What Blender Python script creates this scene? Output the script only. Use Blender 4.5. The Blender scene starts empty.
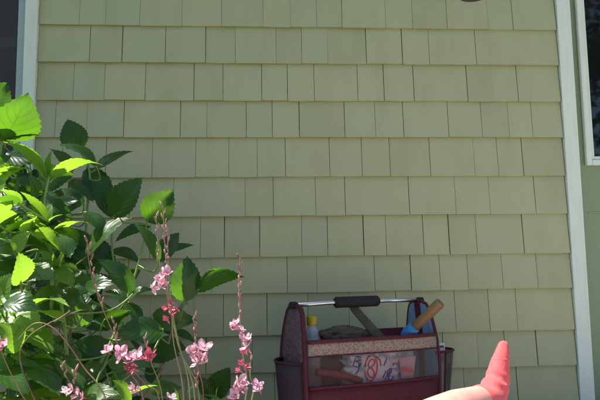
import bpy, bmesh, math, random
from mathutils import Vector, Matrix
from mathutils.bvhtree import BVHTree
from math import radians, sin, cos, pi

# ------------------------------------------------------------------ camera, sky, sun, exposure
sc = bpy.context.scene
C = sc.collection
CAM = Vector((0, -2.3, 0.52))
F = 620.0                                   # focal length in pixels of a 600 px wide picture
YAW, PIT, ROL = 0.06490, 0.10986, -0.01395
fw = Vector((sin(YAW)*cos(PIT), cos(YAW)*cos(PIT), sin(PIT)))
rt = Vector((cos(YAW), -sin(YAW), 0)); up = rt.cross(fw)
RT = rt*cos(ROL) + up*sin(ROL); UP = up*cos(ROL) - rt*sin(ROL)
cd = bpy.data.cameras.new('camera'); cam = bpy.data.objects.new('camera', cd); C.objects.link(cam)
cd.sensor_width = 36; cd.sensor_fit = 'HORIZONTAL'; cd.lens = 36*F/600
cd.clip_start = 0.02; cd.clip_end = 600
cam.matrix_world = Matrix(((RT.x, UP.x, -fw.x, CAM.x), (RT.y, UP.y, -fw.y, CAM.y), (RT.z, UP.z, -fw.z, CAM.z), (0, 0, 0, 1)))
sc.camera = cam

SUN = Vector((-0.46, 0.085, 0.88)).normalized()        # direction towards the sun
w = bpy.data.worlds.new('World'); sc.world = w; w.use_nodes = True
nt = w.node_tree
sky = nt.nodes.new('ShaderNodeTexSky'); sky.sky_type = 'NISHITA'; sky.sun_disc = False
sky.sun_elevation = math.asin(SUN.z); sky.sun_rotation = math.atan2(SUN.x, SUN.y)
bg = nt.nodes['Background']; bg.inputs['Strength'].default_value = 0.095
nt.links.new(sky.outputs[0], bg.inputs[0])
sd = bpy.data.lights.new('sun', 'SUN'); sd.energy = 5.0; sd.angle = radians(0.53); sd.color = (1, 0.95, 0.86)
so = bpy.data.objects.new('sun', sd); C.objects.link(so)
so.rotation_euler = SUN.to_track_quat('Z', 'Y').to_euler(); so.location = (0, 0, 12)
sc.view_settings.view_transform = 'Standard'; sc.view_settings.look = 'None'
sc.view_settings.gamma = 1; sc.view_settings.use_curve_mapping = False
sc.view_settings.exposure = 1.3

rnd = random.Random(11)

# ------------------------------------------------------------------ helpers
def ray(x, y):
    return RT*((x-300)/F) + UP*((200-y)/F) + fw
def at(x, y, d):
    """the point seen at pixel (x, y) whose distance in front of the camera, along world Y, is d metres"""
    r = ray(x, y); return CAM + r*(d/r.y)

def mat(name, col, rough=0.7, **k):
    m = bpy.data.materials.new(name); m.use_nodes = True
    b = m.node_tree.nodes['Principled BSDF']
    b.inputs['Base Color'].default_value = (*col, 1); b.inputs['Roughness'].default_value = rough
    for kk, v in k.items(): b.inputs[kk.replace('_', ' ')].default_value = v
    return m
def nodes(m): return m.node_tree.nodes, m.node_tree.links, m.node_tree.nodes['Principled BSDF']
def noise(m, scale, detail=4, coord='Position', vec_scale=None):
    N, L, b = nodes(m)
    if coord == 'Position': src = N.new('ShaderNodeNewGeometry').outputs['Position']
    else: src = N.new('ShaderNodeTexCoord').outputs[coord]
    n = N.new('ShaderNodeTexNoise'); n.inputs['Scale'].default_value = scale; n.inputs['Detail'].default_value = detail
    if vec_scale:
        mp = N.new('ShaderNodeMapping'); mp.inputs['Scale'].default_value = vec_scale
        L.new(src, mp.inputs[0]); src = mp.outputs[0]
    L.new(src, n.inputs['Vector'])
    return n
def ramp(m, fac, stops):
    N, L, b = nodes(m)
    r = N.new('ShaderNodeValToRGB'); e = r.color_ramp.elements
    while len(e) < len(stops): e.new(0.5)
    for i, (p, c) in enumerate(stops): e[i].position = p; e[i].color = (*c, 1) if len(c) == 3 else c
    L.new(fac, r.inputs[0]); return r
def bump(m, h, dist=0.002, strength=0.5, after=None):
    N, L, b = nodes(m)
    bp = N.new('ShaderNodeBump'); bp.inputs['Distance'].default_value = dist; bp.inputs['Strength'].default_value = strength
    L.new(h, bp.inputs['Height'])
    if after: L.new(after.outputs[0], bp.inputs['Normal'])
    L.new(bp.outputs[0], b.inputs['Normal']); return bp
def noisy(name, c1, c2, scale, rough=0.8, bd=0.0, vec_scale=None, detail=5, **k):
    m = mat(name, c1, rough, **k); N, L, b = nodes(m)
    n = noise(m, scale, detail, vec_scale=vec_scale)
    r = ramp(m, n.outputs['Fac'], [(0.3, c1), (0.7, c2)]); L.new(r.outputs[0], b.inputs['Base Color'])
    if bd: bump(m, n.outputs['Fac'], bd)
    return m

def tag(o, label=None, cat=None, group=None, kind=None):
    if label: o['label'] = label
    if cat: o['category'] = cat
    if group: o['group'] = group
    if kind: o['kind'] = kind
    return o
def empty(name, loc, label=None, cat=None, group=None):
    o = bpy.data.objects.new(name, None); o.location = loc; o.empty_display_size = 0.1; C.objects.link(o)
    return tag(o, label, cat, group)
def rootloc(p):
    while p.parent: p = p.parent
    return Vector(p.location)
class MB:
    """collects world-space geometry, then builds it as one mesh object"""
    def __init__(s): s.v = []; s.f = []; s.uv = {}; s.smooth = True
    def add(s, vs, fs, uvs=None):
        o = len(s.v); s.v += [Vector(q) for q in vs]; s.f += [tuple(i+o for i in f) for f in fs]
        if uvs:
            for i, u in enumerate(uvs): s.uv[o+i] = u
        return s
    def box(s, lo, hi, fr=None):
        x0, y0, z0 = lo; x1, y1, z1 = hi
        vs = [(x0,y0,z0),(x1,y0,z0),(x1,y1,z0),(x0,y1,z0),(x0,y0,z1),(x1,y0,z1),(x1,y1,z1),(x0,y1,z1)]
        if fr: vs = [fr(*q) for q in vs]
        return s.add(vs, [(3,2,1,0),(4,5,6,7),(0,1,5,4),(1,2,6,5),(2,3,7,6),(3,0,4,7)])
    def tube(s, pts, rad, n=7, cap=True):
        pts = [Vector(p) for p in pts]
        if not isinstance(rad, (list, tuple)): rad = [rad]*len(pts)
        vs, fs = [], []; ref = None
        for i, p in enumerate(pts):
            t = (pts[min(i+1, len(pts)-1)] - pts[max(i-1, 0)]).normalized()
            if ref is None: ref = t.orthogonal().normalized()
            ref = (ref - t*ref.dot(t)).normalized(); b = t.cross(ref)
            for k in range(n):
                a = 2*pi*k/n; vs.append(p + (ref*cos(a) + b*sin(a))*rad[i])
        for i in range(len(pts)-1):
            for k in range(n): fs.append((i*n+k, i*n+(k+1) % n, (i+1)*n+(k+1) % n, (i+1)*n+k))
        if cap: fs.append(tuple(range(n-1, -1, -1))); fs.append(tuple((len(pts)-1)*n+k for k in range(n)))
        return s.add(vs, fs)
    def lathe(s, base, axis, prof, n=16):
        """prof: list of (radius, distance along axis)"""
        axis = Vector(axis).normalized(); a = axis.orthogonal().normalized(); b = axis.cross(a); vs, fs = [], []
        for r, h in prof:
            for k in range(n):
                t = 2*pi*k/n; vs.append(Vector(base) + axis*h + (a*cos(t)+b*sin(t))*max(r, 1e-5))
        for i in range(len(prof)-1):
            for k in range(n): fs.append((i*n+k, i*n+(k+1) % n, (i+1)*n+(k+1) % n, (i+1)*n+k))
        fs.append(tuple(range(n-1, -1, -1))); fs.append(tuple((len(prof)-1)*n+k for k in range(n)))
        return s.add(vs, fs)
    def grid(s, fn, nu, nv):
        vs = [fn(i/nu, j/nv) for i in range(nu+1) for j in range(nv+1)]
        uv = [(i/nu, j/nv) for i in range(nu+1) for j in range(nv+1)]
        fs = [(i*(nv+1)+j, (i+1)*(nv+1)+j, (i+1)*(nv+1)+j+1, i*(nv+1)+j+1) for i in range(nu) for j in range(nv)]
        return s.add(vs, fs, uv)
    def build(s, name, m, parent=None, smooth=False, bevel=0, solid=0, sub=0, loc=None):
        L = rootloc(parent) if parent else (Vector(loc) if loc else Vector((0, 0, 0)))
        me = bpy.data.meshes.new(name); me.from_pydata([q - L for q in s.v], [], s.f)
        if s.uv:
            ul = me.uv_layers.new(name='UVMap')
            for lp in me.loops: ul.data[lp.index].uv = s.uv.get(lp.vertex_index, (0, 0))
        if smooth: me.polygons.foreach_set('use_smooth', [True]*len(me.polygons))
        me.materials.append(m); me.update()
        o = bpy.data.objects.new(name, me); C.objects.link(o)
        if parent: o.parent = parent
        elif loc: o.location = L
        if solid: md = o.modifiers.new('solid', 'SOLIDIFY'); md.thickness = solid; md.offset = 0
        if bevel: md = o.modifiers.new('bevel', 'BEVEL'); md.width = bevel; md.segments = 2; md.limit_method = 'ANGLE'
        if sub: md = o.modifiers.new('sub', 'SUBSURF'); md.levels = sub; md.render_levels = sub
        return o

# ------------------------------------------------------------------ materials
def shingle_material():
    m = mat('painted_shingle', (0.4, 0.42, 0.26), 0.62); N, L, b = nodes(m)
    g = noise(m, 1.0, 5, vec_scale=(150, 150, 5)); blot = noise(m, 1.0, 6, vec_scale=(14, 14, 5)); oi = N.new('ShaderNodeObjectInfo')
    c0 = ramp(m, oi.outputs['Random'], [(0, (0.385, 0.38, 0.22)), (0.3, (0.415, 0.408, 0.24)), (0.65, (0.405, 0.405, 0.243)), (1, (0.435, 0.422, 0.243))])
    c1 = ramp(m, blot.outputs['Fac'], [(0.28, (0.93, 0.92, 0.89)), (0.5, (0.985, 0.985, 0.975)), (0.7, (1.01, 1.01, 1.0))])
    c2 = ramp(m, g.outputs['Fac'], [(0.25, (0.97, 0.97, 0.96)), (0.55, (1, 1, 1))])
    x = N.new('ShaderNodeMixRGB'); x.blend_type = 'MULTIPLY'; x.inputs[0].default_value = 1
    L.new(c0.outputs[0], x.inputs[1]); L.new(c1.outputs[0], x.inputs[2])
    y = N.new('ShaderNodeMixRGB'); y.blend_type = 'MULTIPLY'; y.inputs[0].default_value = 1
    L.new(x.outputs[0], y.inputs[1]); L.new(c2.outputs[0], y.inputs[2]); L.new(y.outputs[0], b.inputs['Base Color'])
    bump(m, g.outputs['Fac'], 0.0006, 0.5)
    return m
def leaf_material(name, top, vein, trans, tmix, rough):
    m = mat(name, top, rough); N, L, b = nodes(m)
    uv = N.new('ShaderNodeUVMap'); sp = N.new('ShaderNodeSeparateXYZ'); L.new(uv.outputs[0], sp.inputs[0])
    def mth(op, a, c=None):
        n = N.new('ShaderNodeMath'); n.operation = op
        for i, q in enumerate((a, c)):
            if q is None: continue
            if isinstance(q, (int, float)): n.inputs[i].default_value = q
            else: L.new(q, n.inputs[i])
        return n.outputs[0]
    av = mth('ABSOLUTE', mth('SUBTRACT', sp.outputs[1], 0.5))
    ph = mth('SUBTRACT', mth('MULTIPLY', sp.outputs[0], 6.5), mth('MULTIPLY', av, 4.6))
    side = mth('ABSOLUTE', mth('SUBTRACT', mth('FRACT', ph), 0.5))          # 0 on a side vein
    vm = mth('MINIMUM', mth('MULTIPLY', side, 5.0), mth('MULTIPLY', av, 26.0))
    vm = mth('MINIMUM', vm, 1.0)
    oi = N.new('ShaderNodeObjectInfo'); n1 = noise(m, 45, 3)
    hs = N.new('ShaderNodeHueSaturation'); L.new(mth('ADD', mth('MULTIPLY', oi.outputs['Random'], 0.6), 0.72), hs.inputs['Value'])
    L.new(mth('ADD', mth('MULTIPLY', oi.outputs['Random'], -0.04), 0.515), hs.inputs['Hue'])
    c = ramp(m, vm, [(0.0, vein), (0.45, top)]); L.new(c.outputs[0], hs.inputs['Color'])
    mx = N.new('ShaderNodeMixRGB'); mx.blend_type = 'MULTIPLY'; mx.inputs[0].default_value = 1
    c3 = ramp(m, n1.outputs['Fac'], [(0.3, (0.75, 0.78, 0.7)), (0.65, (1, 1, 1))])
    L.new(hs.outputs[0], mx.inputs[1]); L.new(c3.outputs[0], mx.inputs[2]); L.new(mx.outputs[0], b.inputs['Base Color'])
    hgt = mth('ADD', mth('MULTIPLY', mth('MINIMUM', mth('MULTIPLY', side, 2.0), mth('MULTIPLY', av, 10.0)), 1.0), mth('MULTIPLY', n1.outputs['Fac'], 0.35))
    bump(m, hgt, 0.0010, 0.5)
    tr = N.new('ShaderNodeBsdfTranslucent'); ct = ramp(m, vm, [(0.0, tuple(q*0.7 for q in trans)), (0.5, trans)])
    L.new(ct.outputs[0], tr.inputs[0])
    ms = N.new('ShaderNodeMixShader'); ms.inputs[0].default_value = tmix
    L.new(b.outputs[0], ms.inputs[1]); L.new(tr.outputs[0], ms.inputs[2])
    L.new(ms.outputs[0], N['Material Output'].inputs['Surface'])
    return m
def sheet_material(name, col, alpha, rough=0.3, trans=0.0):
    """thin see-through sheet: part of the light goes straight through"""
    m = mat(name, col, rough); N, L, b = nodes(m)
    t = N.new('ShaderNodeBsdfTransparent'); ms = N.new('ShaderNodeMixShader'); ms.inputs[0].default_value = alpha
    L.new(t.outputs[0], ms.inputs[1]); L.new(b.outputs[0], ms.inputs[2]); L.new(ms.outputs[0], N['Material Output'].inputs['Surface'])
    return m
def print_material(name, base, c1, c2, scale):
    m = mat(name, base, 0.85); N, L, b = nodes(m)
    g = N.new('ShaderNodeNewGeometry')
    v1 = N.new('ShaderNodeTexVoronoi'); v1.inputs['Scale'].default_value = scale; L.new(g.outputs['Position'], v1.inputs['Vector'])
    r1 = ramp(m, v1.outputs['Distance'], [(0.40, (1, 1, 1)), (0.52, (0, 0, 0))])
    sp = N.new('ShaderNodeSeparateXYZ'); L.new(v1.outputs['Color'], sp.inputs[0])
    r2 = ramp(m, sp.outputs[0], [(0.0, c1), (0.45, c2), (0.6, base), (1, c1)])
    mx = N.new('ShaderNodeMixRGB'); L.new(r1.outputs[0], mx.inputs[0]); mx.inputs[1].default_value = (*base, 1); L.new(r2.outputs[0], mx.inputs[2])
    L.new(mx.outputs[0], b.inputs['Base Color'])
    n = noise(m, 700, 2); bump(m, n.outputs['Fac'], 0.0006)
    return m

M = {}
M['shingle'] = shingle_material()
M['sheath'] = mat('wall_sheathing', (0.045, 0.045, 0.035), 0.9)
M['trim'] = noisy('white_trim_paint', (0.66, 0.69, 0.60), (0.73, 0.76, 0.68), 9, 0.45, 0.00015, (8, 8, 1))
M['sash'] = noisy('shaded_sash_paint', (0.34, 0.41, 0.40), (0.38, 0.45, 0.44), 9, 0.4)  # grey-teal tone holds the shade lying on the sash
M['door'] = noisy('green_door_paint', (0.225, 0.28, 0.165), (0.25, 0.305, 0.185), 6, 0.45, 0.0004, (40, 40, 3))
M['glass'] = mat('window_glass', (0.008, 0.009, 0.009), 0.03, Specular_IOR_Level=0.55)
M['screen'] = sheet_material('insect_screen', (0.055, 0.048, 0.052), 0.6, 0.6)
M['room'] = mat('dim_room', (0.012, 0.011, 0.012), 0.9)
M['soffit'] = noisy('soffit_paint', (0.5, 0.52, 0.46), (0.56, 0.57, 0.5), 5, 0.6)
M['roof'] = noisy('asphalt_roof', (0.06, 0.055, 0.05), (0.11, 0.1, 0.09), 60, 0.9, 0.002)
M['found'] = noisy('concrete_foundation', (0.25, 0.24, 0.22), (0.36, 0.35, 0.32), 18, 0.9, 0.002)
M['patio'] = noisy('concrete_patio', (0.34, 0.32, 0.28), (0.46, 0.44, 0.39), 14, 0.9, 0.001)
M['soil'] = noisy('bark_mulch', (0.02, 0.013, 0.008), (0.07, 0.045, 0.028), 60, 0.95, 0.02)
M['lawn'] = noisy('lawn', (0.03, 0.065, 0.015), (0.075, 0.12, 0.03), 25, 0.9, 0.01)
M['leaf'] = leaf_material('hydrangea_leaf', (0.023, 0.075, 0.017), (0.048, 0.115, 0.028), (0.15, 0.37, 0.015), 0.42, 0.32)
M['young_sunlit'] = leaf_material('young_sunlit_leaf', (0.10, 0.23, 0.03), (0.16, 0.31, 0.05), (0.32, 0.58, 0.035), 0.5, 0.36)  # light green of new growth; brightness of sunlit near leaves is put in too
M['stem'] = noisy('green_stem', (0.12, 0.22, 0.04), (0.2, 0.3, 0.07), 60, 0.5)
M['wood_stem'] = noisy('woody_stem', (0.14, 0.10, 0.055), (0.26, 0.19, 0.1), 60, 0.8, 0.001)
M['gstem'] = noisy('wand_stem', (0.24, 0.30, 0.10), (0.34, 0.20, 0.13), 14, 0.5)
M['rstem'] = noisy('reddish_wand_stem', (0.32, 0.10, 0.12), (0.38, 0.24, 0.14), 14, 0.5)
M['bud'] = noisy('rosy_bud', (0.19, 0.045, 0.055), (0.48, 0.26, 0.22), 160, 0.55)
M['coral'] = noisy('faded_coral_petal', (0.56, 0.08, 0.16), (0.68, 0.2, 0.28), 90, 0.6)
def petal_material():
    m = mat('pink_petal', (0.85, 0.4, 0.55), 0.55); N, L, b = nodes(m)
    n = noise(m, 110, 3); oi = N.new('ShaderNodeObjectInfo')
    r = ramp(m, n.outputs['Fac'], [(0.30, (0.84, 0.26, 0.44)), (0.6, (0.94, 0.66, 0.75))]); L.new(r.outputs[0], b.inputs['Base Color'])
    tr = N.new('ShaderNodeBsdfTranslucent'); L.new(r.outputs[0], tr.inputs[0])
    ms = N.new('ShaderNodeMixShader'); ms.inputs[0].default_value = 0.4
    L.new(b.outputs[0], ms.inputs[1]); L.new(tr.outputs[0], ms.inputs[2]); L.new(ms.outputs[0], N['Material Output'].inputs['Surface'])
    return m
M['petal'] = petal_material()
M['maroon'] = noisy('maroon_webbing', (0.055, 0.005, 0.012), (0.095, 0.010, 0.022), 120, 0.8, 0.0015)
M['print'] = print_material('floral_print', (0.29, 0.25, 0.205), (0.24, 0.06, 0.085), (0.18, 0.14, 0.10), 190)
M['endprint'] = print_material('dusky_print', (0.10, 0.072, 0.088), (0.27, 0.20, 0.21), (0.15, 0.045, 0.08), 170)
M['lining'] = noisy('blue_lining', (0.13, 0.23, 0.36), (0.17, 0.28, 0.41), 40, 0.7, 0.001)
M['vinyl'] = sheet_material('clear_vinyl', (0.045, 0.032, 0.04), 0.40, 0.22)
M['mesh'] = sheet_material('dark_pocket_mesh', (0.045, 0.028, 0.042), 0.84, 0.7)
M['metal'] = mat('brushed_metal', (0.72, 0.72, 0.74), 0.28, Metallic=1.0)
M['foam'] = noisy('black_foam', (0.006, 0.006, 0.007), (0.014, 0.014, 0.014), 400, 0.8, 0.0008)
M['yellow'] = mat('yellow_plastic', (0.36, 0.30, 0.012), 0.35)
M['pet'] = sheet_material('bluish_bottle', (0.45, 0.55, 0.62), 0.45, 0.1)
M['brown'] = noisy('worn_brown_leather', (0.045, 0.033, 0.024), (0.10, 0.07, 0.047), 55, 0.85, 0.004)
M['olive'] = noisy('dark_tool_wood', (0.045, 0.042, 0.022), (0.08, 0.07, 0.038), 30, 0.6, 0.0005, (1, 1, 1))
M['wood'] = noisy('tan_tool_wood', (0.135, 0.085, 0.033), (0.21, 0.13, 0.055), 14, 0.5, 0.0004, (1, 1, 1))
M['bluep'] = mat('blue_plastic', (0.02, 0.16, 0.42), 0.35)
M['redp'] = mat('red_plastic', (0.24, 0.02, 0.02), 0.4)
M['bag'] = sheet_material('white_plastic_film', (0.86, 0.86, 0.9), 0.93, 0.35)
M['inkblue'] = mat('blue_ink', (0.05, 0.07, 0.42), 0.5)
M['inkred'] = mat('red_ink', (0.72, 0.04, 0.09), 0.5)
M['pink'] = mat('pink_packet_paper', (0.75, 0.42, 0.5), 0.5)
M['paper'] = noisy('pale_packet_paper', (0.58, 0.54, 0.56), (0.66, 0.62, 0.62), 60, 0.5)
M['amber'] = mat('amber_paper_band', (0.62, 0.38, 0.08), 0.5)
M['skin'] = noisy('sunlit_skin', (0.60, 0.27, 0.225), (0.68, 0.34, 0.28), 30, 0.5, 0.0008)
def sock_material():
    m = noisy('coral_red_knit', (0.60, 0.07, 0.08), (0.68, 0.10, 0.105), 60, 0.85)
    N, L, b = nodes(m); wv = N.new('ShaderNodeTexWave'); wv.inputs['Scale'].default_value = 220; wv.inputs['Distortion'].default_value = 1.5
    g = N.new('ShaderNodeNewGeometry'); L.new(g.outputs['Position'], wv.inputs['Vector'])
    bump(m, wv.outputs['Fac'], 0.0004, 0.5)
    n2 = noise(m, 90, 4); bp = [q for q in N if q.type == 'BUMP'][0]; bump(m, n2.outputs['Fac'], 0.0025, 0.5, bp)
    b.inputs['Sheen Weight'].default_value = 0.12
    return m
M['sock'] = sock_material()
M['redglaze'] = mat('dark_red_plastic', (0.05, 0.008, 0.01), 0.35)
M['clear'] = sheet_material('clear_bottle_glass', (0.7, 0.75, 0.75), 0.25, 0.05)
M['bark'] = noisy('tree_bark', (0.05, 0.04, 0.03), (0.13, 0.1, 0.075), 20, 0.95, 0.01, (1, 1, 0.2))
M['crown'] = noisy('tree_foliage', (0.02, 0.05, 0.012), (0.06, 0.12, 0.03), 4, 0.6)

# ------------------------------------------------------------------ ground
MB().grid(lambda u, v: (-200+400*u, -200+400*v, -0.09), 4, 4).build('ground', M['lawn'])['kind'] = 'structure'
pt = MB()
pt.box((-0.16, -4.2, -0.14), (6, -0.02, 0.0))
pt.build('patio', M['patio'], bevel=0.008)['kind'] = 'structure'
bed = MB().grid(lambda u, v: (-3.2+3.03*u, -2.0+1.97*v, -0.03+0.02*sin(9*u)*sin(7*v)+rnd.uniform(-.008, .008)-0.09*(max(0, abs(u-.5)*2-.9)+max(0, abs(v-.5)*2-.9))*4), 60, 40)
tag(bed.build('planting_bed', M['soil'], smooth=True), kind='structure')

# ------------------------------------------------------------------ house
house = empty('house', (0, 0.0, 0), 'sage green shingled house wall between a white trimmed window and a green door', 'house')
EAVE = 2.18
XL = at(38, 95, 2.3).x; XR = at(562.5, 100, 2.272).x
rowy = [27.1, 63.5, 100.8, 137.2, 176.8, 215.6, 256.2, 292.3, 334.8, 371.5]
rowz = [at(300, y, 2.3-0.02).z for y in rowy]                 # butt lines of the courses
rowz += [rowz[-1]-0.147, rowz[-1]-0.26]
joints = {
 0: [79.5, 106, 140, 182, 221.7, 263, 290, 316.5, 341.7, 385.2, 412, 446.5, 487.3, 512],
 1: [89.6, 122.2, 165.5, 205.5, 235.5, 276, 301.7, 327.5, 366, 402, 429, 475.7],
 2: [73.3, 104.5, 145, 194, 223, 261.5, 287.5, 314.1, 357.6, 383.7, 413.7, 467.3, 492.7, 517.3],
 3: [55, 87, 123.7, 180.5, 206.7, 246.2, 272.2, 299.2, 344.7, 375.2, 403.2, 448.3, 481.6, 508.7, 532],
 4: [62, 105.5, 152.3, 195.5, 229, 257.2, 285.5, 329.7, 362, 389.8, 430.3, 474.5, 497.8, 523],
 5: [50, 86.5, 130, 173.5, 245.2, 273.2, 315.6, 345, 409.2, 455.5, 489.6, 535.2],
 6: [38, 70, 112, 150, 200.4, 224.3, 259.7, 301.7, 327.5, 363.7, 386.3, 423.5, 449.3, 476.7, 523.5],
 7: [45, 92, 128, 169, 211.5, 287.2, 317, 374.5, 411, 440.2, 468, 502.5, 537.5],
 8: [60, 101, 150, 193.7, 223.2, 267.2, 308, 349.5, 396.7, 455.8, 489.6, 517.2],
 9: [30, 72, 118, 160, 206, 252, 290, 333, 371, 412, 443.7, 478, 505.5, 537.4],
 10: [55, 90, 140, 186, 230, 275, 322, 356, 395, 430, 465, 518],
}
wall = MB(); wall.box((-3.6, 0.0, -0.05), (XR+0.02, 0.12, EAVE)).box((XR+1.12, 0.0, -0.05), (4.2, 0.12, EAVE)).box((XR+0.02, 0.0, 2.06), (XR+1.12, 0.12, EAVE))
wall = wall.build('wall', M['sheath'], house)
fo = MB().box((-3.6, -0.012, -0.14), (XR, 0.10, -0.052)); fo.build('foundation', M['found'], house)

# one split shingle: a wedge one unit wide and one unit tall, thicker at its butt, slightly cupped
def shingle_mesh(seed):
    r = random.Random(seed); n = 4; vs = []; fs = []
    cup = r.uniform(-0.0012, 0.0014); bow = [r.uniform(-0.003, 0.003) for _ in range(n+1)]
    for i in range(n+1):
        u = i/n; c = cup*(1-(2*u-1)**2)
        for (z, yf) in ((0.0, -0.0225), (1.0, -0.0085)):
            vs.append((u-0.5, yf+c*(1-z), z+(bow[i] if z == 0 else 0)))
        vs.append((u-0.5, -0.0135+c, bow[i])); vs.append((u-0.5, -0.004, 1.0))
    for i in range(n):
        a, b = 4*i, 4*i+4
        fs += [(a, b, b+1, a+1), (a+2, a+3, b+3, b+2), (a, a+2, b+2, b), (a+1, b+1, b+3, a+3)]
    fs += [(0, 1, 3, 2), (4*n, 4*n+2, 4*n+3, 4*n+1)]
    me = bpy.data.meshes.new('shingle'); me.from_pydata(vs, [], fs); me.materials.append(M['shingle']); me.update(); return me
SH = [shingle_mesh(i) for i in range(7)]
rs = random.Random(5)
def put_shingle(x0, x1, z0, z1, parent=None):
    o = bpy.data.objects.new('shingle', rs.choice(SH)); C.objects.link(o); o.parent = wall
    g = rs.choice((0.0003, 0.0006, 0.0009, 0.0015))
    o.location = ((x0+x1)/2, rs.uniform(-0.0012, 0.0012), z0+rs.uniform(-0.0012, 0.0012))
    o.scale = (x1-x0-2*g, 1, z1-z0+0.03); o.rotation_euler = (0, rs.uniform(-0.003, 0.003), 0)
WIN_X0 = XL-1.0; SILL = rowz[5]+0.034
def fill(a, b):                                            # joints where the photograph does not show them
    xs = [a]
    while xs[-1] < b-0.2: xs.append(xs[-1]+rs.uniform(0.09, 0.19))
    return xs[1:]
zs_top = [rowz[0]+0.147]                                   # top of the first course in view
tops = zs_top + rowz[:-1]
for r in range(11):
    z1, z0 = tops[r], rowz[r]
    if r == 11-1: z0 = rowz[10]
    ym = rowy[min(r, 9)] - 18 if r < 10 else 395
    xs = sorted(at(j, ym, 2.28).x for j in joints[r])
    if r >= 6:                                             # below the window the courses run on to the left
        xs = fill(-2.2, xs[0]-0.03) + xs; lo = -2.2
    else:
        lo = XL+0.001; xs = [q for q in xs if q > lo+0.03]
    ed = [lo] + xs + [XR-0.003]
    for a, b in zip(ed[:-1], ed[1:]): put_shingle(a, b, z0, z1)
# courses above the picture, up to the eave, and beyond its sides: joined, they are not seen
rest = MB()
def rest_course(a, b, z0, z1):
    xs = [a] + fill(a, b) + [b]
    for p, q in zip(xs[:-1], xs[1:]):
        zt = min(z1+0.03, EAVE)
        rest.add([(p+.001, -.0225, z0), (q-.001, -.0225, z0), (q-.001, -.0085, zt), (p+.001, -.0085, zt), (p+.001, -.0135, z0), (q-.001, -.0135, z0), (q-.001, -.004, zt), (p+.001, -.004, zt)],
                 [(0,1,2,3), (5,4,7,6), (4,5,1,0), (1,5,6,2), (4,0,3,7), (3,2,6,7)])
z = tops[0]
while z < EAVE-0.05:
    rest_course(XL+0.001, XR-0.003, z, min(z+0.147, EAVE-0.03)); z += 0.147
for r in range(6, 11): rest_course(-3.6, -2.202, rowz[r], tops[r])
rest_course(-3.6, XR-0.003, 0.0, rowz[10]) if rowz[10] > 0.03 else None
tag(rest.build('upper_shingle_courses', M['shingle'], wall), kind='stuff')

# window on the left: casing boards, sash, glass, insect screen
win = MB()
for (a, b, c, d) in ((XL-0.045, XL, SILL, EAVE-0.12), (WIN_X0-0.045, WIN_X0, SILL, EAVE-0.12)):
    win.box((a, -0.034, c), (b, 0.06, d))
win.box((WIN_X0, -0.034, EAVE-0.17), (XL-0.045, 0.06, EAVE-0.12))
win = win.build('window', M['trim'], house, bevel=0.002)
MB().box((WIN_X0-0.07, -0.07, SILL-0.035), (XL+0.03, 0.06, SILL-0.001)).build('sill', M['trim'], win, bevel=0.004)
cs = MB(); x1 = XL-0.0455
cs.box((x1-0.030, -0.018, SILL), (x1, 0.05, EAVE-0.172)).box((WIN_X0, -0.018, SILL), (WIN_X0+0.03, 0.05, EAVE-0.172)).box((WIN_X0+.0305, -0.018, SILL), (x1-.0305, 0.05, SILL+0.04))
zm = at(12, 43, 2.3).z
cs.build('sash_frame', M['sash'], win, bevel=0.002)
MB().box((WIN_X0+.031, -0.010, zm-0.02), (x1-.031, -0.001, zm+0.02)).build('meeting_rail', M['sash'], win, bevel=0.002)
MB().box((WIN_X0+.031, -0.006, zm+0.0205), (x1-.031, -0.002, EAVE-0.172)).build('upper_pane', M['glass'], win)
MB().box((WIN_X0+.031, -0.006, SILL+0.041), (x1-.031, -0.002, zm-0.0205)).build('lower_pane', M['glass'], win)
MB().box((WIN_X0+.031, -0.0135, SILL+0.041), (x1-.031, -0.012, EAVE-0.172)).build('insect_screen', M['screen'], win)

# door on the right, set back behind its white casing
dx0 = at(562.5, 100, 2.272).x; dw = at(576.2, 100, 2.272).x-dx0
dcas = MB().box((dx0, -0.028, -0.05), (dx0+dw, 0.135, 2.11)).box((dx0+dw+0.86, -0.028, -0.05), (dx0+2*dw+0.86, 0.135, 2.11)).box((dx0+dw, -0.028, 2.056), (dx0+dw+0.86, 0.135, 2.11))
dcas.build('door_casing', M['trim'], house, bevel=0.002)
DY = 0.012
door = MB().box((dx0+dw+0.002, DY, 0.0), (dx0+dw+0.858, DY+0.045, 2.05))
door = door.build('door', M['door'], house, bevel=0.002)
lx0 = at(586, 165, 2.3+DY-0.012).x; lz0 = at(588, 165.5, 2.3+DY-0.012).z; fwid = 0.034
lx1 = dx0+dw+0.858-(lx0-(dx0+dw)); lz1 = 1.93
lf = MB()
def frame_rect(mb, a, b, c, d, wd, y0, y1):
    mb.box((a, y0, c), (a+wd, y1, d)); mb.box((b-wd, y0, c), (b, y1, d)); mb.box((a+wd, y0, c), (b-wd, y1, c+wd)); mb.box((a+wd, y0, d-wd), (b-wd, y1, d))
frame_rect(lf, lx0, lx1, lz0, lz1, 0.022, DY-0.022, DY-0.002)
lf = lf.build('glazing_frame', M['trim'], door, bevel=0.004)
li = MB(); frame_rect(li, lx0+.0225, lx1-.0225, lz0+.0225, lz1-.0225, 0.014, DY-0.013, DY-0.001); li.build('glazing_bead', M['trim'], door, bevel=0.003)
MB().box((lx0+0.037, DY-0.006, lz0+0.037), (lx1-0.037, DY-0.003, lz1-0.037)).build('pane', M['glass'], door)
zl = at(590, 212, 2.3+DY).z
MB().box((dx0+dw+0.04, DY-0.0022, zl-0.006), (dx0+dw+0.82, DY-0.0005, zl)).build('panel_rail', M['door'], door)
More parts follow.
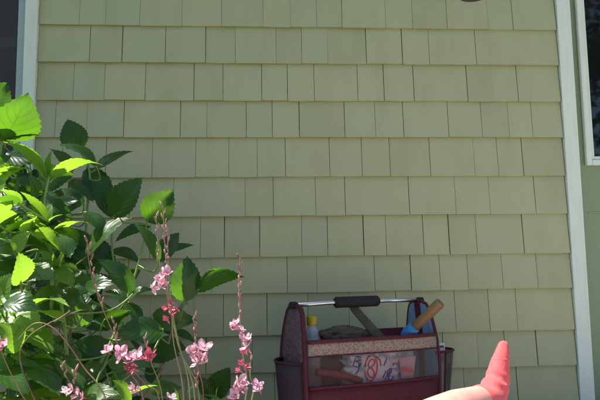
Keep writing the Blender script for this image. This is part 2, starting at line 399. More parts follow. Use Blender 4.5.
kn = MB().lathe((dx0+dw+0.79, DY, 0.95), (0, -1, 0), [(0.026, 0), (0.026, .006), (0.011, .01), (0.011, .035), (0.024, .042), (0.028, .055), (0.022, .068), (0.0, .072)]); kn.build('door_knob', M['metal'], door, smooth=True)
MB().box((dx0+0.002, -0.06, -0.09), (dx0+2*dw+0.86, 0.12, -0.051)).build('threshold', M['found'], house)

# eave above the picture: it shades the wall
OH = 0.28
MB().box((-3.6, -OH, EAVE+0.001), (4.2, 0.13, EAVE+0.02)).build('soffit', M['soffit'], house)
MB().box((-3.6, -OH-0.02, EAVE-0.01), (4.2, -OH-0.0005, EAVE+0.12)).build('fascia', M['trim'], house)
rf = MB().add([(-3.7, -OH-0.05, EAVE+0.13), (4.3, -OH-0.05, EAVE+0.13), (4.3, 3.6, EAVE+1.9), (-3.7, 3.6, EAVE+1.9), (-3.7, -OH-0.05, EAVE+0.10), (4.3, -OH-0.05, EAVE+0.10), (4.3, 3.6, EAVE+1.8), (-3.7, 3.6, EAVE+1.8)],
              [(0,1,2,3), (7,6,5,4), (0,4,5,1), (1,5,6,2), (2,6,7,3), (3,7,4,0)])
rf.build('roof', M['roof'], house)
bk = MB().box((-3.6, 0.121, -0.1), (4.2, 3.5, EAVE)); bk.build('house_body', M['room'], house)

# ------------------------------------------------------------------ hydrangea
def leaf(mb, base, tip, ratio, roll, bend=0.08, fold=0.35, seed=0, nu=21, nv=6, curl=0.0):
    r = random.Random(seed); base = Vector(base); tip = Vector(tip); ax = tip-base; Ln = ax.length; a = ax/Ln
    c = CAM-(base+tip)/2; c = (c-a*c.dot(a)).normalized(); s = a.cross(c).normalized()
    if s.z < 0: s = -s
    t = radians(roll); n = (c*cos(t)+s*sin(t)).normalized(); sd = n.cross(a).normalized()
    W = ratio*Ln/2; ph = r.uniform(0, 6); wob = r.uniform(0.01, 0.03)
    prof = lambda u: 2.95*(u**0.6)*(1-u)**1.05
    asym = r.uniform(-.12, .12); tip_tw = r.uniform(-.5, .5)
    def fn(i, j):
        u = i; v = 2*j-1
        wd = W*prof(min(u, 0.9999))
        tooth = 0.0
        if abs(v) > 0.99 and 0.04 < u < 0.97: tooth = 0.045*W*(1 if round(u*nu) % 2 else -0.9)
        q = abs(v)*(wd+tooth)
        p = base + a*(Ln*u) + n*(Ln*bend*4*u*(1-u)) - n*(Ln*curl*u*u)
        side = 1 if v > 0 else -1; q *= 1+asym*side; p = p + sd*(Ln*.10*tip_tw*u*u) - n*(Ln*.10*max(0, u-.6)**1.5)
        p = p + sd*side*q*cos(fold*0.9) + n*(q*sin(fold)*(1-0.55*abs(v)))
        p = p + a*(q*0.10) + n*(W*wob*sin(10*u+ph+2.5*v) + W*0.018*abs(v)*sin(u*6.5*2*pi - abs(v)*7))
        return p
    return mb.grid(fn, nu, nv)

hyd_base = at(62, 380, 1.62); hyd_base.z = -0.03
hyd = empty('hydrangea_bush', hyd_base, 'large leafy hydrangea bush with serrated green leaves before the window', 'shrub')
# stems: pixel paths (x, y, d); each starts on the ground
stems_px = [
 [(58, 430, 1.55), (22, 330, 1.5), (33, 272, 1.46), (42, 240, 1.44), (47, 222, 1.43)],
 [(60, 430, 1.6), (52, 300, 1.55), (48, 240, 1.52), (44, 205, 1.5), (50, 172, 1.5)],
 [(75, 430, 1.7), (90, 330, 1.84), (86, 230, 1.92), (90, 180, 1.93), (86, 156, 1.94)],
 [(80, 430, 1.7), (112, 340, 1.74), (127, 300, 1.78), (138, 265, 1.8), (147, 228, 1.84)],
 [(85, 430, 1.72), (150, 390, 1.8), (172, 330, 1.88), (186, 300, 1.94), (190, 288, 1.96)],
 [(50, 430, 1.5), (40, 390, 1.42), (36, 350, 1.4), (30, 310, 1.42)],
 [(45, 430, 1.6), (5, 300, 1.58), (-6, 210, 1.56), (2, 140, 1.56), (4, 120, 1.56)],
 [(70, 430, 1.6), (66, 340, 1.5), (58, 288, 1.46), (57, 268, 1.45)],
 [(70, 430, 1.6), (100, 400, 1.45), (126, 398, 1.36)],
 [(82, 430, 1.74), (160, 410, 1.85), (205, 398, 1.95)],
 [(66, 430, 1.7), (70, 330, 1.78), (62, 240, 1.86), (72, 170, 1.92)],
 [(76, 430, 1.7), (118, 330, 1.86), (112, 250, 1.92), (113, 215, 1.94)],
 [(60, 430, 1.7), (30, 340, 1.8), (20, 250, 1.85), (25, 190, 1.88)],
]
nodes_pts = []
def smooth_path(P, n=6):
    out = []
    for i in range(len(P)-1):
        p0, p1, p2, p3 = P[max(i-1, 0)], P[i], P[i+1], P[min(i+2, len(P)-1)]
        for k in range(n):
            t = k/n
            out.append(0.5*((2*p1)+(p2-p0)*t+(2*p0-5*p1+4*p2-p3)*t*t+(3*p1-p0-3*p2+p3)*t**3))
    return out+[P[-1]]
for k, s in enumerate(stems_px):
    P = [at(*q) for q in s]; b0 = hyd_base+Vector((rnd.uniform(-.09, .09), rnd.uniform(-.07, .07), -0.02)); P[0] = b0.lerp(P[0], 0.25)
    P = smooth_path([b0]+P); n = len(P)
    MB().tube(P, [0.0058*(1-0.55*i/n) for i in range(n)], 7).build('stem', M['wood_stem' if k in (4, 9, 10, 12) else 'stem'], hyd, smooth=True)
    nodes_pts += P[n//3:]
# the leaves one can pick out: base pixel, tip pixel, depth at base, depth at tip, width ratio, roll, bend, lighter green?
LV = [
 (2,140,27,93,1.56,1.50,.88,-20,.12,0), (0,138,-16,98,1.56,1.52,.7,20,.1,1), (4,138,36,114,1.56,1.58,.62,25,.1,0), (-14,112,9,82,1.6,1.64,.7,-15,.05,0), (46,179,7,138,1.5,1.47,.56,112,.10,1), (53,179,101,163,1.5,1.46,.52,112,.14,1),
 (49,178,50,150,1.5,1.5,.5,60,.05,1), (80,150,66,119,1.87,1.85,.85,5,.02,0), (97,168,59,143,1.72,1.68,.62,68,.12,0), (95,170,133,149,1.93,1.98,.45,60,.06,0),
 (87,168,113,214,1.95,1.93,.5,15,.08,0), (113,217,141,177,1.9,1.88,.66,20,.05,0), (147,222,172,189,1.82,1.81,.85,-6,.04,0), (86,257,131,216,1.76,1.78,.6,65,.1,0),
 (150,226,114,240,2.0,1.96,.45,50,.1,0), (159,262,136,221,1.72,1.70,.5,55,.08,0), (163,253,194,244,2.02,2.05,.42,50,.05,0), (184,302,188,256,1.79,1.78,.8,-30,.04,0),
 (196,291,244,277,1.80,1.82,.6,128,.14,0), (134,293,99,257,1.7,1.66,.58,45,.08,0), (57,286,92,280,1.45,1.42,.55,48,.10,0), (47,226,71,256,1.43,1.36,.74,40,.06,0),
 (49,227,-8,241,1.43,1.38,.46,112,.16,1), (52,234,89,221,1.43,1.40,.42,105,.10,1), (46,223,31,197,1.43,1.44,.55,40,.04,1), (47,223,62,213,1.43,1.42,.5,100,.05,1),
 (46,224,17,214,1.43,1.40,.45,105,.08,1), (46,226,50,202,1.43,1.45,.5,30,.02,1), (-8,223,23,209,1.45,1.40,.6,50,.05,0), (-6,203,12,163,1.52,1.48,.8,70,.06,1),
 (42,190,8,181,1.6,1.56,.62,40,.06,0), (-6,209,21,199,1.5,1.46,.4,105,.06,1), (-5,252,27,231,1.45,1.4,.5,52,.06,0), (55,277,42,238,1.45,1.42,.32,20,.02,1),
 (57,276,64,249,1.45,1.43,.4,60,.02,1), (24,313,67,301,1.42,1.36,.42,100,.14,1), (28,304,64,291,1.46,1.42,.5,60,.1,0), (-2,281,17,297,1.42,1.38,.55,45,.05,0),
 (9,302,31,294,1.42,1.4,.5,110,.05,1), (40,311,64,320,1.42,1.36,.5,70,.05,1), (23,361,62,391,1.38,1.3,.62,42,.1,0), (34,361,64,368,1.38,1.34,.45,110,.12,1),
 (60,357,82,395,1.38,1.32,.6,46,.08,0), (76,402,118,391,1.36,1.3,.45,50,.1,0), (131,404,114,381,1.34,1.3,.66,55,.06,1), (130,395,162,384,1.36,1.33,.25,110,.06,1),
 (27,353,-6,344,1.4,1.36,.5,60,.1,0), (212,398,229,367,2.0,1.98,.72,15,.04,0), (212,398,196,376,1.98,1.95,.6,30,.04,0), (186,302,168,280,1.96,1.97,.55,35,.1,0),
 (20,345,46,318,1.46,1.42,.55,45,.08,0), (36,350,10,326,1.42,1.44,.6,30,.06,0), (5,140,-12,100,1.6,1.62,.6,50,.08,0),
 (112,218,96,196,1.95,2.0,.55,40,.08,0), (112,250,140,262,1.95,1.92,.5,45,.1,0), (66,245,92,268,1.9,1.86,.55,40,.1,0), (64,242,40,262,1.88,1.84,.6,35,.1,0),
 (24,192,52,172,1.9,1.92,.55,45,.1,0), (26,192,4,168,1.88,1.9,.6,40,.08,0), (84,205,60,188,1.82,1.8,.62,40,.1,0), (85,212,106,236,1.8,1.76,.55,45,.1,0),
 (128,300,152,288,1.8,1.78,.5,60,.12,0), (127,301,104,290,1.8,1.82,.55,50,.1,0), (128,302,140,330,1.8,1.76,.5,40,.08,0), (118,330,92,318,1.82,1.8,.6,45,.1,0),
 (172,332,196,342,1.9,1.9,.5,50,.1,0), (171,335,152,318,1.9,1.94,.55,45,.1,0), (10,330,-10,300,1.5,1.46,.55,50,.1,0),
 (72,172,52,146,1.92,1.95,.5,50,.1,0), (70,180,94,200,1.92,1.9,.55,40,.1,0), (20,255,44,268,1.84,1.8,.55,45,.1,0), (22,250,0,262,1.84,1.86,.55,45,.1,0),
 (30,165,12,148,1.86,1.9,.6,40,.1,0), (47,225,22,190,1.43,1.40,.5,118,.08,1), (33,272,4,262,1.45,1.4,.5,110,.1,1), (34,270,60,262,1.45,1.42,.45,112,.1,1),
 (30,312,2,322,1.42,1.36,.5,108,.1,1), (0,180,30,168,1.52,1.46,.55,110,.1,1), (57,290,78,304,1.45,1.4,.6,48,.08,0), (22,330,-6,312,1.46,1.42,.6,112,.1,1), (36,352,62,340,1.4,1.36,.55,50,.1,0),
 (2,142,-20,128,1.56,1.5,.6,110,.1,1), (158,262,180,232,1.98,2.02,.6,30,.06,0),
]
lr = random.Random(21)
for _ in range(36):                                           # leaves before the lower part of the window
    d = lr.uniform(1.55, 1.95); x = lr.uniform(-25, 42); y = lr.uniform(140, 215)+max(0, x-20)*.8; ang = lr.uniform(-.5, pi+.5); ln = lr.uniform(.09, .13)*F/d
    LV.append((x, y, x+cos(ang)*ln*.9, y-sin(ang)*ln*.4+6, d, d+lr.uniform(-.06, .04), lr.uniform(.58, .72), lr.uniform(-15, 60), lr.uniform(.05, .14), 0))
for _ in range(215):                                           # inner leaves that fill the bush
    d = lr.uniform(1.78, 2.1) if lr.random() < .75 else lr.uniform(1.5, 1.78); y = lr.uniform(195, 415); xm = 40+min(1, (y-190)/150)*135
    x = lr.triangular(-30, xm+20, 45); ang = lr.uniform(-0.5, pi+0.5); ln = lr.uniform(0.085, 0.14)*F/d
    LV.append((x, y, x+cos(ang)*ln*0.9, y-sin(ang)*ln*0.55+4, d, d+lr.uniform(-.06, .05), lr.uniform(.52, .68), lr.uniform(-10, 65), lr.uniform(.04, .14), 0))
for _ in range(54):                                           # sunlit leaves on the near side: seen from below above eye level, from above below it
    y = lr.uniform(200, 408); d = lr.uniform(1.3, 1.48) if y < 280 else lr.uniform(1.16, 1.32); x = lr.uniform(-25, 14+min(1, (y-150)/200)*55)
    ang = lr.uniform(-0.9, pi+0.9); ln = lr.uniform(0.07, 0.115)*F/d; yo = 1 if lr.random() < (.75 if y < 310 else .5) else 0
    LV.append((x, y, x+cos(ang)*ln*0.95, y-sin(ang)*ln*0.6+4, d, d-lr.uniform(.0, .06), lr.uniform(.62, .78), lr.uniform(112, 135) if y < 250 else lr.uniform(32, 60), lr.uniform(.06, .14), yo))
for k, (bx, by, tx, ty, d0, d1, ra, ro, be, yo) in enumerate(LV):
    if k < 72 and by > 288 and bx < 146: d0 -= .13; d1 -= .13      # the low near leaves stand out into the sun
    B = at(bx, by, d0); T = at(tx, ty, d1)
    lf_ = leaf(MB(), B, T, ra, ro, be, lr.uniform(.2, .42), k, curl=lr.uniform(0, .08)).build('leaf', M['young_sunlit' if yo else 'leaf'], hyd, smooth=True)
    near = min(nodes_pts, key=lambda q: (q-B).length + (0.15 if q.z > B.z+0.02 else 0))
    if (near-B).length > 0.004:
        away = (B-T).normalized()*min(0.03, (near-B).length*0.4)
        P = smooth_path([near, near.lerp(B, 0.55)+away*0.7+Vector((0, 0, -0.006)), B, B+(T-B)*0.06], 4)
        MB().tube(P, [0.0026-0.001*i/len(P) for i in range(len(P))], 5).build('petiole', M['stem'], lf_, smooth=True)

# ------------------------------------------------------------------ pink flowering wands
gb = at(172, 480, 1.16); gb.z = -0.03
gau = empty('pink_gaura', gb, 'slender pink flowering plant with tall budded stems in front of the hydrangea', 'flower')
gr = random.Random(4)
def wand(px, d, m='gstem', r0=0.0014, ground=True):
    P = [at(x, y, d+(q[0] if q else 0)) for (x, y, *q) in px]
    if ground: P = P + [P[-1].lerp(gb, 0.5)+Vector((0, 0, -0.03)), gb+Vector((gr.uniform(-.03, .03), gr.uniform(-.03, .03), -0.015))]
    P = smooth_path(P, 5); n = len(P)
    MB().tube(P, [r0*(0.45+0.55*i/n) for i in range(n)], 6).build('stem', M[m], gau, smooth=True)
    return P
def bud(p, dirv, ln=0.014, r=0.0028, m='bud'):
    MB().lathe(p, dirv, [(r*.35, 0), (r*.8, ln*.2), (r, ln*.5), (r*.75, ln*.8), (0.0002, ln)], 7).build('bud', M[m], gau, smooth=True)
def buds(x0, y0, x1, y1, d, n, spread=3.5):
    for k in range(n):
        t = (k+.5)/n; s = 1 if k % 2 else -1
        p = at(x0+(x1-x0)*t, y0+(y1-y0)*t, d); q = at(x0+(x1-x0)*t+s*spread*(0.5+t*.6), y0+(y1-y0)*t-9, d+gr.uniform(-.006, .004))
        bud(p, q-p, gr.uniform(.010, .016)*(0.75+0.35*t), gr.uniform(.0015, .0023))
def petal_mesh(Lp, Wp, seed):
    r = random.Random(seed); mb = MB(); cu = r.uniform(.1, .4); tw = r.uniform(-.3, .3)
    def fn(u, v):
        s = 2*v-1; wd = Wp*(0.14+0.86*sin(pi*min(1, max(0, (u-0.12)/0.92))**0.9)**0.8) if u > .12 else Wp*.14
        if u > .985: wd = Wp*0.18
        return Vector((s*wd/2, 0, 0))+Vector((0, Lp*u, Lp*(cu*u*u+0.12*abs(s)*u+tw*s*u*.3)))
    mb.grid(fn, 8, 4); return mb
PM = []
for k in range(5):
    mb = petal_mesh(0.0165, 0.0115, k); me = bpy.data.meshes.new('petal'); me.from_pydata(mb.v, [], mb.f)
    me.polygons.foreach_set('use_smooth', [True]*len(me.polygons)); me.materials.append(M['petal']); PM.append(me)
PC = []
for k in range(3):
    me = PM[k].copy(); me.materials.clear(); me.materials.append(M['coral']); PC.append(me)
def flower(x, y, d, scale=1.0, coral=False, lean=None):
    p = at(x, y, d); k = MB(); scale *= gr.uniform(.85, 1.08)
    n = Vector(lean) if lean else Vector((gr.uniform(-1.0, .6), -.55+gr.uniform(-.4, .4), gr.uniform(.1, 1.1))); n.normalize()
    k.lathe(p-n*0.009*scale, n, [(.0006, 0), (.0016*scale, .004*scale), (.0019*scale, .008*scale), (.0008, .010*scale)], 6)
    for q in range(5):
        e = n+Vector((gr.uniform(-.5, .5), gr.uniform(-.5, .5), gr.uniform(-.7, .2))); k.tube([p, p+e.normalized()*0.011*scale], .00035, 4)
    f = k.build('flower', M['coral'] if coral else M['bud'], gau, smooth=True)
    a = n.orthogonal().normalized(); b = n.cross(a); off = gr.uniform(0, 6)
    for q in range(4 if not coral else 3):
        t = off+q*2*pi/(4 if not coral else 3)+gr.uniform(-.25, .25)
        dr = a*cos(t)+b*sin(t); yv = (dr*gr.uniform(.7, 1.0)+n*gr.uniform(-.05, .5)*(1 if not coral else 2.4)).normalized(); xv = yv.cross(n).normalized(); zv = xv.cross(yv)
        o = bpy.data.objects.new('petal', gr.choice(PC if coral else PM)); C.objects.link(o); o.parent = f
        s = scale*gr.uniform(.8, 1.12)*(0.75 if coral else 1)
        mt = Matrix((xv, yv, zv)).transposed().to_4x4() @ Matrix.Scale(s, 4); mt.translation = p-gb
        o.matrix_local = mt
D = 1.15
# tall pair of wands
wand([(163, 207), (164, 232), (166, 262), (168, 292), (178, 340), (190, 400)], D); buds(166, 268, 163, 206, D, 11)
wand([(156, 216), (158, 245), (161, 272), (168, 300), (178, 345), (195, 400)], D-.01); buds(159, 262, 156, 214, D-.01, 8)
wand([(168, 228), (168, 262), (171, 300), (180, 350), (200, 402)], D+.01); buds(168, 275, 168, 228, D+.01, 5, 2.5)
wand([(172, 318), (174, 345), (184, 402)], D+.02, r0=.0018)
for a in ((157, 281), (165, 275), (153, 287), (162, 286), (168, 274)): flower(*a, D-.012, gr.uniform(.85, 1.1))
for a in ((172, 303), (177, 309), (168, 308), (168, 321), (173, 314)): flower(*a, D-.005, .95, True)
# wand by the tote
wand([(240, 258), (239, 285), (240, 320), (243, 355), (245, 402)], D); buds(240, 322, 240, 259, D, 13, 3)
wand([(251, 352), (250, 375), (251, 403)], D+.01, r0=.0018); buds(250, 372, 251, 352, D+.01, 3, 2.5)
for a in ((232, 327), (236, 324), (240, 331), (245, 339), (249, 340), (247, 347)): flower(*a, D-.008, gr.uniform(.8, 1.0))
for a in ((246, 353), (243, 365), (246, 368), (240, 371)): flower(*a, D-.004, .85, True)
for a in ((235, 386), (239, 382), (242, 390), (236, 395), (257, 386), (260, 391), (233, 398)): flower(*a, D-.008, gr.uniform(.8, 1.0))
# short wand between them
wand([(194, 316), (195, 340), (197, 365), (203, 403)], D+.01, 'rstem'); buds(196, 344, 194, 316, D+.01, 6, 3); buds(197, 392, 196, 374, D+.01, 5, 3)
for a in ((198, 350), (192, 353), (204, 349), (201, 357), (205, 361), (198, 362)): flower(*a, D-.004, gr.uniform(.9, 1.1))
# left wand with the big cluster
wand([(87, 241), (89, 262), (95, 288), (104, 312), (118, 345), (130, 372), (144, 403)], D, 'rstem'); buds(97, 292, 87, 240, D, 9); buds(103, 310, 100, 296, D, 3, 4)
wand([(114, 322), (117, 343), (130, 366), (146, 385), (160, 403)], D-.02, 'rstem'); buds(117, 345, 114, 322, D-.02, 5, 3)
for a in ((108, 352), (112, 350), (120, 351), (126, 354), (121, 358), (132, 358), (128, 362), (137, 356)): flower(*a, D-.025, gr.uniform(.9, 1.1))
for a in ((127, 368), (135, 370), (134, 365)): flower(*a, D-.02, .9, True)
wand([(144, 338), (147, 350), (152, 365), (163, 403)], D+.01); buds(148, 352, 144, 338, D+.01, 4, 3)
for a in ((148, 357), (152, 358), (151, 354), (145, 359)): flower(*a, D+.005, 1.0, True)
for a in ((135, 388), (137, 392), (171, 398)): flower(*a, D-.02, .9)
# wand arching over from the left, and two more at the corner
wand([(17, 341), (33, 324), (50, 326), (66, 342), (84, 368), (108, 404)], D-.05, 'rstem', .0014)
wand([(0, 336), (0, 348), (14, 380), (30, 408)], D-.05, 'rstem'); 
for a in ((0, 340), (2, 347), (-3, 352)): flower(*a, D-.055, 1.0)
wand([(62, 366), (68, 380), (76, 396), (90, 420)], D-.04, 'rstem'); buds(67, 380, 61, 365, D-.04, 4, 5); buds(74, 386, 75, 370, D-.04, 4, 4)
for a in ((68, 391), (73, 390), (78, 396), (83, 398)): flower(*a, D-.045, .85)
wand([(82, 310), (70, 314), (48, 324), (28, 338), (20, 360), (40, 410)], D-.02, 'wood_stem', .0018)
wand([(70, 311), (62, 317), (54, 322)], D-.02, 'wood_stem', .0022, False)
# narrow leaves low on the wands
for k in range(26):
    x = gr.uniform(120, 235); y = gr.uniform(392, 450); d = D+gr.uniform(-.05, .05); an = gr.uniform(0.2, 2.9); ln = gr.uniform(14, 26)
    leaf(MB(), at(x, y, d), at(x+cos(an)*ln, y-sin(an)*ln, d+gr.uniform(-.02, .02)), .22, gr.uniform(20, 100), .08, .3, 900+k, 7, 2).build('leaf', M['leaf'], gau, smooth=True)

# ------------------------------------------------------------------ garden tool tote
A = at(308, 341, 1.85); Bc = at(436, 333, 2.0); A.z = 0; Bc.z = 0
U = (Bc-A); W = U.length; U.normalize(); V = Vector((-U.y, U.x, 0)); DP = 0.19
tote = empty('tool_tote', A+U*W/2+V*DP/2, 'maroon fabric tool tote with clear front window and black grip handle', 'tote bag')
fr = lambda x, y, z: A+U*x+V*y+Vector((0, 0, z))
def panel(fn, nu, nv, name, m, solid=0.003, parent=tote, sm=True):
    return MB().grid(fn, nu, nv).build(name, m, parent, smooth=sm, solid=solid)
HF = 0.305; HT = 0.425
zpx = lambda y: at(308, y, 1.85).z
zb, zwin, zpr = zpx(389), zpx(357.5), zpx(343.5)
sag = lambda u, z: 0.012*sin(pi*u)*sin(pi*min(1, z/HF))-0.004*sin(7*u)*(z/HF)
Z = lambda a, b, v: a+(b-a)*v
panel(lambda u, v: fr(W*u, -sag(u, Z(0.004, zb, v)), Z(0.004, zb, v)), 16, 5, 'front_panel', M['maroon'])
panel(lambda u, v: fr(W*u, -sag(u, Z(zb, zwin, v))-0.0005, Z(zb, zwin, v)), 16, 6, 'clear_window', M['vinyl'], 0.0)
panel(lambda u, v: fr(W*u, -sag(u, Z(zwin, zpr, v))-0.001, Z(zwin, zpr, v)), 16, 4, 'print_band', M['print'])
panel(lambda u, v: fr(W*u, DP+0.006*sin(pi*u), Z(0.004, HF, v)), 12, 6, 'back_panel', M['maroon'])
MB().box((0.004, 0.004, 0.001), (W-0.004, DP-0.004, 0.008), fr).build('base_panel', M['foam'], tote)
def binding(pts, r=0.0045, parent=tote, m='maroon'): return MB().tube(pts, r, 8).build('binding', M[m], parent, smooth=True)
for zz, rr in ((HF-0.002, .006), (zwin, .0022), (zb, .0045), (0.008, .005)):
    binding([fr(W*i/16, -sag(i/16, zz)-0.003, zz) for i in range(17)], rr)
binding([fr(W*i/12, DP+0.004+0.006*sin(pi*i/12), HF) for i in range(13)], .005)
# tapered end panels, rounded on top
prof = [(0, .004), (0, .10), (0.0, .20), (0.003, .25), (0.008, .29), (0.017, .328), (0.027, .36), (0.037, .384), (0.050, .398), (0.072, .404)]
prof = prof+[(DP-y, z) for y, z in reversed(prof)]
def endpanel(x, sgn, outer, inner, nm):
    bow = lambda z: sgn*0.012*sin(pi*min(1, z/.42))
    k = MB(); n = len(prof)//2; vs = []; fs = []
    for i in range(n):
        y0, z0 = prof[i]
        for j in range(7): vs.append(fr(x+bow(z0), y0+(DP-2*y0)*j/6, z0))
    for i in range(n-1):
        for j in range(6): fs.append((i*7+j, i*7+j+1, (i+1)*7+j+1, (i+1)*7+j))
    o = MB().add(vs, fs).build(nm, M[outer], tote, smooth=True, solid=.002)
    MB().add([q-U*sgn*0.004 for q in vs], fs).build('lining', M[inner], o, smooth=True, solid=.002)
    binding([fr(x+bow(z)-sgn*0.002, y, z) for y, z in prof], .0075 if sgn < 0 else .0052, o)
    binding([fr(x+bow(z)-sgn*0.008, DP/2, z) for z in (.2, .25, .3, .35, .37, .39, .405)], .001, o)
    zs = [.02, .1, .2, .3, .35, .385, .41]
    sp = MB().grid(lambda u, v: fr(x+bow(zs[round(u*6)])-sgn*0.0085, DP/2-.014+.028*v, zs[round(u*6)]), 6, 2)
    sp.build('strap', M['maroon'], o, solid=.003)
    return o
endpanel(0.0, -1, 'endprint', 'maroon', 'end_panel'); endpanel(W, 1, 'endprint', 'lining', 'end_panel')
hz = at(358, 302, 1.99).z
hx0, hx1 = -0.012, W+0.012
hd = MB().tube([fr(hx0, DP/2, hz-.004), fr(W*.25, DP/2, hz), fr(W*.75, DP/2, hz), fr(hx1, DP/2, hz-.003)], .0068, 12).build('handle', M['metal'], tote, smooth=True)
gx0, gx1 = W*.30, W*.66
gp = MB(); n = 27
gp.tube([fr(gx0+(gx1-gx0)*i/n, DP/2, hz) for i in range(n+1)], [(.012 if i in (0, n) else .0172+.0009*(i % 2)) for i in range(n+1)], 16)
gp.build('foam_grip', M['foam'], hd, smooth=True)
for xx in (hx0, hx1):
    s = 1 if xx > 0 else -1
    MB().tube([fr(xx-s*.02, DP/2, hz-.004), fr(xx-s*.014, DP/2, hz-.004), fr(xx+s*.004, DP/2, hz-.004), fr(xx+s*.008, DP/2, hz-.004)], [.008, .0115, .0115, .006], 12).build('end_cap', M['foam'], hd, smooth=True)
# outer pockets on both ends
def pocket(x, sgn, z1, out, m, skew=1.0):
    fn = lambda u, v: fr(x+sgn*(.004+out*(sin(pi*u**skew)**.7)*(0.6+.4*v)), .012+(DP-.024)*u, .006+(z1-.006)*v)
    o = panel(fn, 14, 6, 'side_pocket', m, 0.0015)
    binding([fn(i/14, 1.0) for i in range(15)], .004, o); binding([fn(0.02, j/6) for j in range(7)], .0035, o); binding([fn(.98, j/6) for j in range(7)], .0035, o)
    return o
pocket(0.0, -1, at(290, 360, 1.95).z, .06, M['mesh'])
pocket(W, 1, at(445, 353, 2.0).z, .10, M['vinyl'], .6)

# --- things in the tote (each lies in it, so each is a thing of its own)
bp = at(312, 330, 1.95); bp.z = 0.012
bt = empty('water_bottle', bp, 'small clear bottle with yellow cap standing in the tote', 'bottle')
ztop = at(312, 316, 1.95).z
MB().lathe(bp, (0, 0, 1), [(.028, 0), (.030, .008), (.030, .18), (.031, .19), (.030, .2), (.030, ztop-.095), (.026, ztop-.07), (.017, ztop-.052), (.0125, ztop-.042), (.0125, ztop-.034)], 20).build('bottle_body', M['pet'], bt, smooth=True)
MB().lathe(bp+Vector((0, 0, ztop-.040)), (0, 0, 1), [(.0155, 0), (.0165, .003), (.0165, .022), (.0150, .027), (.006, .028)], 20).build('cap', M['yellow'], bt, smooth=True, bevel=.0008)
def lump(center, size, seed, sub=4, amp=.25, freq=3.0, axis=None, crease=0):
    bm = bmesh.new(); bmesh.ops.create_icosphere(bm, subdivisions=sub, radius=1)
    from mathutils import noise as mn
    for q in bm.verts:
        s = q.co*freq+Vector((seed*7.1, seed*3.3, 0)); f = 1+amp*mn.noise(s)+amp*.5*mn.noise(s*2.3)+amp*.3*abs(mn.noise(s*4.7))
        if crease: f += crease*(abs(mn.noise(s*1.6+Vector((3, 1, 4))))+.6*abs(mn.noise(s*3.1)))-crease*.35
        q.co *= f
    R_ = axis if axis else Matrix.Identity(3)
    mb = MB(); vs = [Vector(center)+R_ @ Vector((q.co.x*size[0], q.co.y*size[1], q.co.z*size[2])) for q in bm.verts]
    bm.verts.index_update(); fs = [tuple(q.index for q in f.verts) for f in bm.faces]; bm.free()
    return mb.add(vs, fs)
RB = Matrix((U, V, Vector((0, 0, 1)))).transposed()
gl = at(343, 335, 1.97)
lump(gl, (.078, .045, .027), 2, 4, .35, 2.2, RB).build('work_glove', M['brown'], loc=gl-Vector((0, 0, .03)), smooth=True)
tag(bpy.data.objects['work_glove'], 'crumpled dark brown leather work glove heaped on top of the tote', 'glove')
# dark wooden handle leaning out behind the grip
h0, h1 = at(392, 352, 1.98), at(352, 306, 2.03)
dh = empty('hand_tool', h0, 'hand tool with flat dark olive wooden handle leaning under the black grip', 'tool')
def flat_bar(p, q, w0, w1, th, name, m, parent, bev=.003):
    a = (q-p).normalized(); s = a.cross(CAM-p).normalized(); n = s.cross(a); vs = []
    pr = [(0, w0), (.3, w0*1.02), (.7, w1), (.93, w1), (1, w1*.75)]
    for t, w_ in pr:
        c = p.lerp(q, t); vs += [c+s*w_/2+n*th/2, c-s*w_/2+n*th/2, c-s*w_/2-n*th/2, c+s*w_/2-n*th/2]
    fs = [(4*i+k, 4*i+(k+1) % 4, 4*i+4+(k+1) % 4, 4*i+4+k) for i in range(len(pr)-1) for k in range(4)]+[(3, 2, 1, 0), tuple(4*(len(pr)-1)+k for k in range(4))]
    return MB().add(vs, fs).build(name, m, parent, bevel=bev)
flat_bar(h0, h1, .032, .027, .016, 'wooden_handle', M['olive'], dh)
MB().tube([h0, h0+V*.05+Vector((0, 0, -.04)), h0+V*.07+Vector((.03, 0, -.20))], [.008, .009, .010], 10).build('tool_head', M['metal'], dh, smooth=True)
# round tan handle with blue collar
t0, t1 = at(413, 329, 1.99), at(440, 303, 1.93)
tr = empty('garden_trowel', t0, 'hand tool with thick tan wooden handle and blue collar sticking out of the tote', 'tool')
ax = (t1-t0); tl = ax.length; ax.normalize(); t1 = t1
MB().lathe(t0, ax, [(.012, 0), (.0150, .004), (.0158, .03), (.0165, tl*.6), (.0168, tl*.97), (.0168, tl*.985), (.0150, tl+.002), (.0148, tl+.0022), (.0, tl+.0025)], 18).build('wooden_handle', M['wood'], tr, smooth=True)
MB().lathe(t0-ax*.045, ax, [(.010, 0), (.018, .006), (.0225, .025), (.021, .045), (.0165, .056)], 18).build('collar', M['bluep'], tr, smooth=True)
MB().tube([t0-ax*.044, t0-ax*.05+V*.03+Vector((0, 0, -.03)), t0-ax*.05+V*.06+Vector((0, .0, -.16))], [.008, .009, .012], 10).build('tool_head', M['metal'], tr, smooth=True)
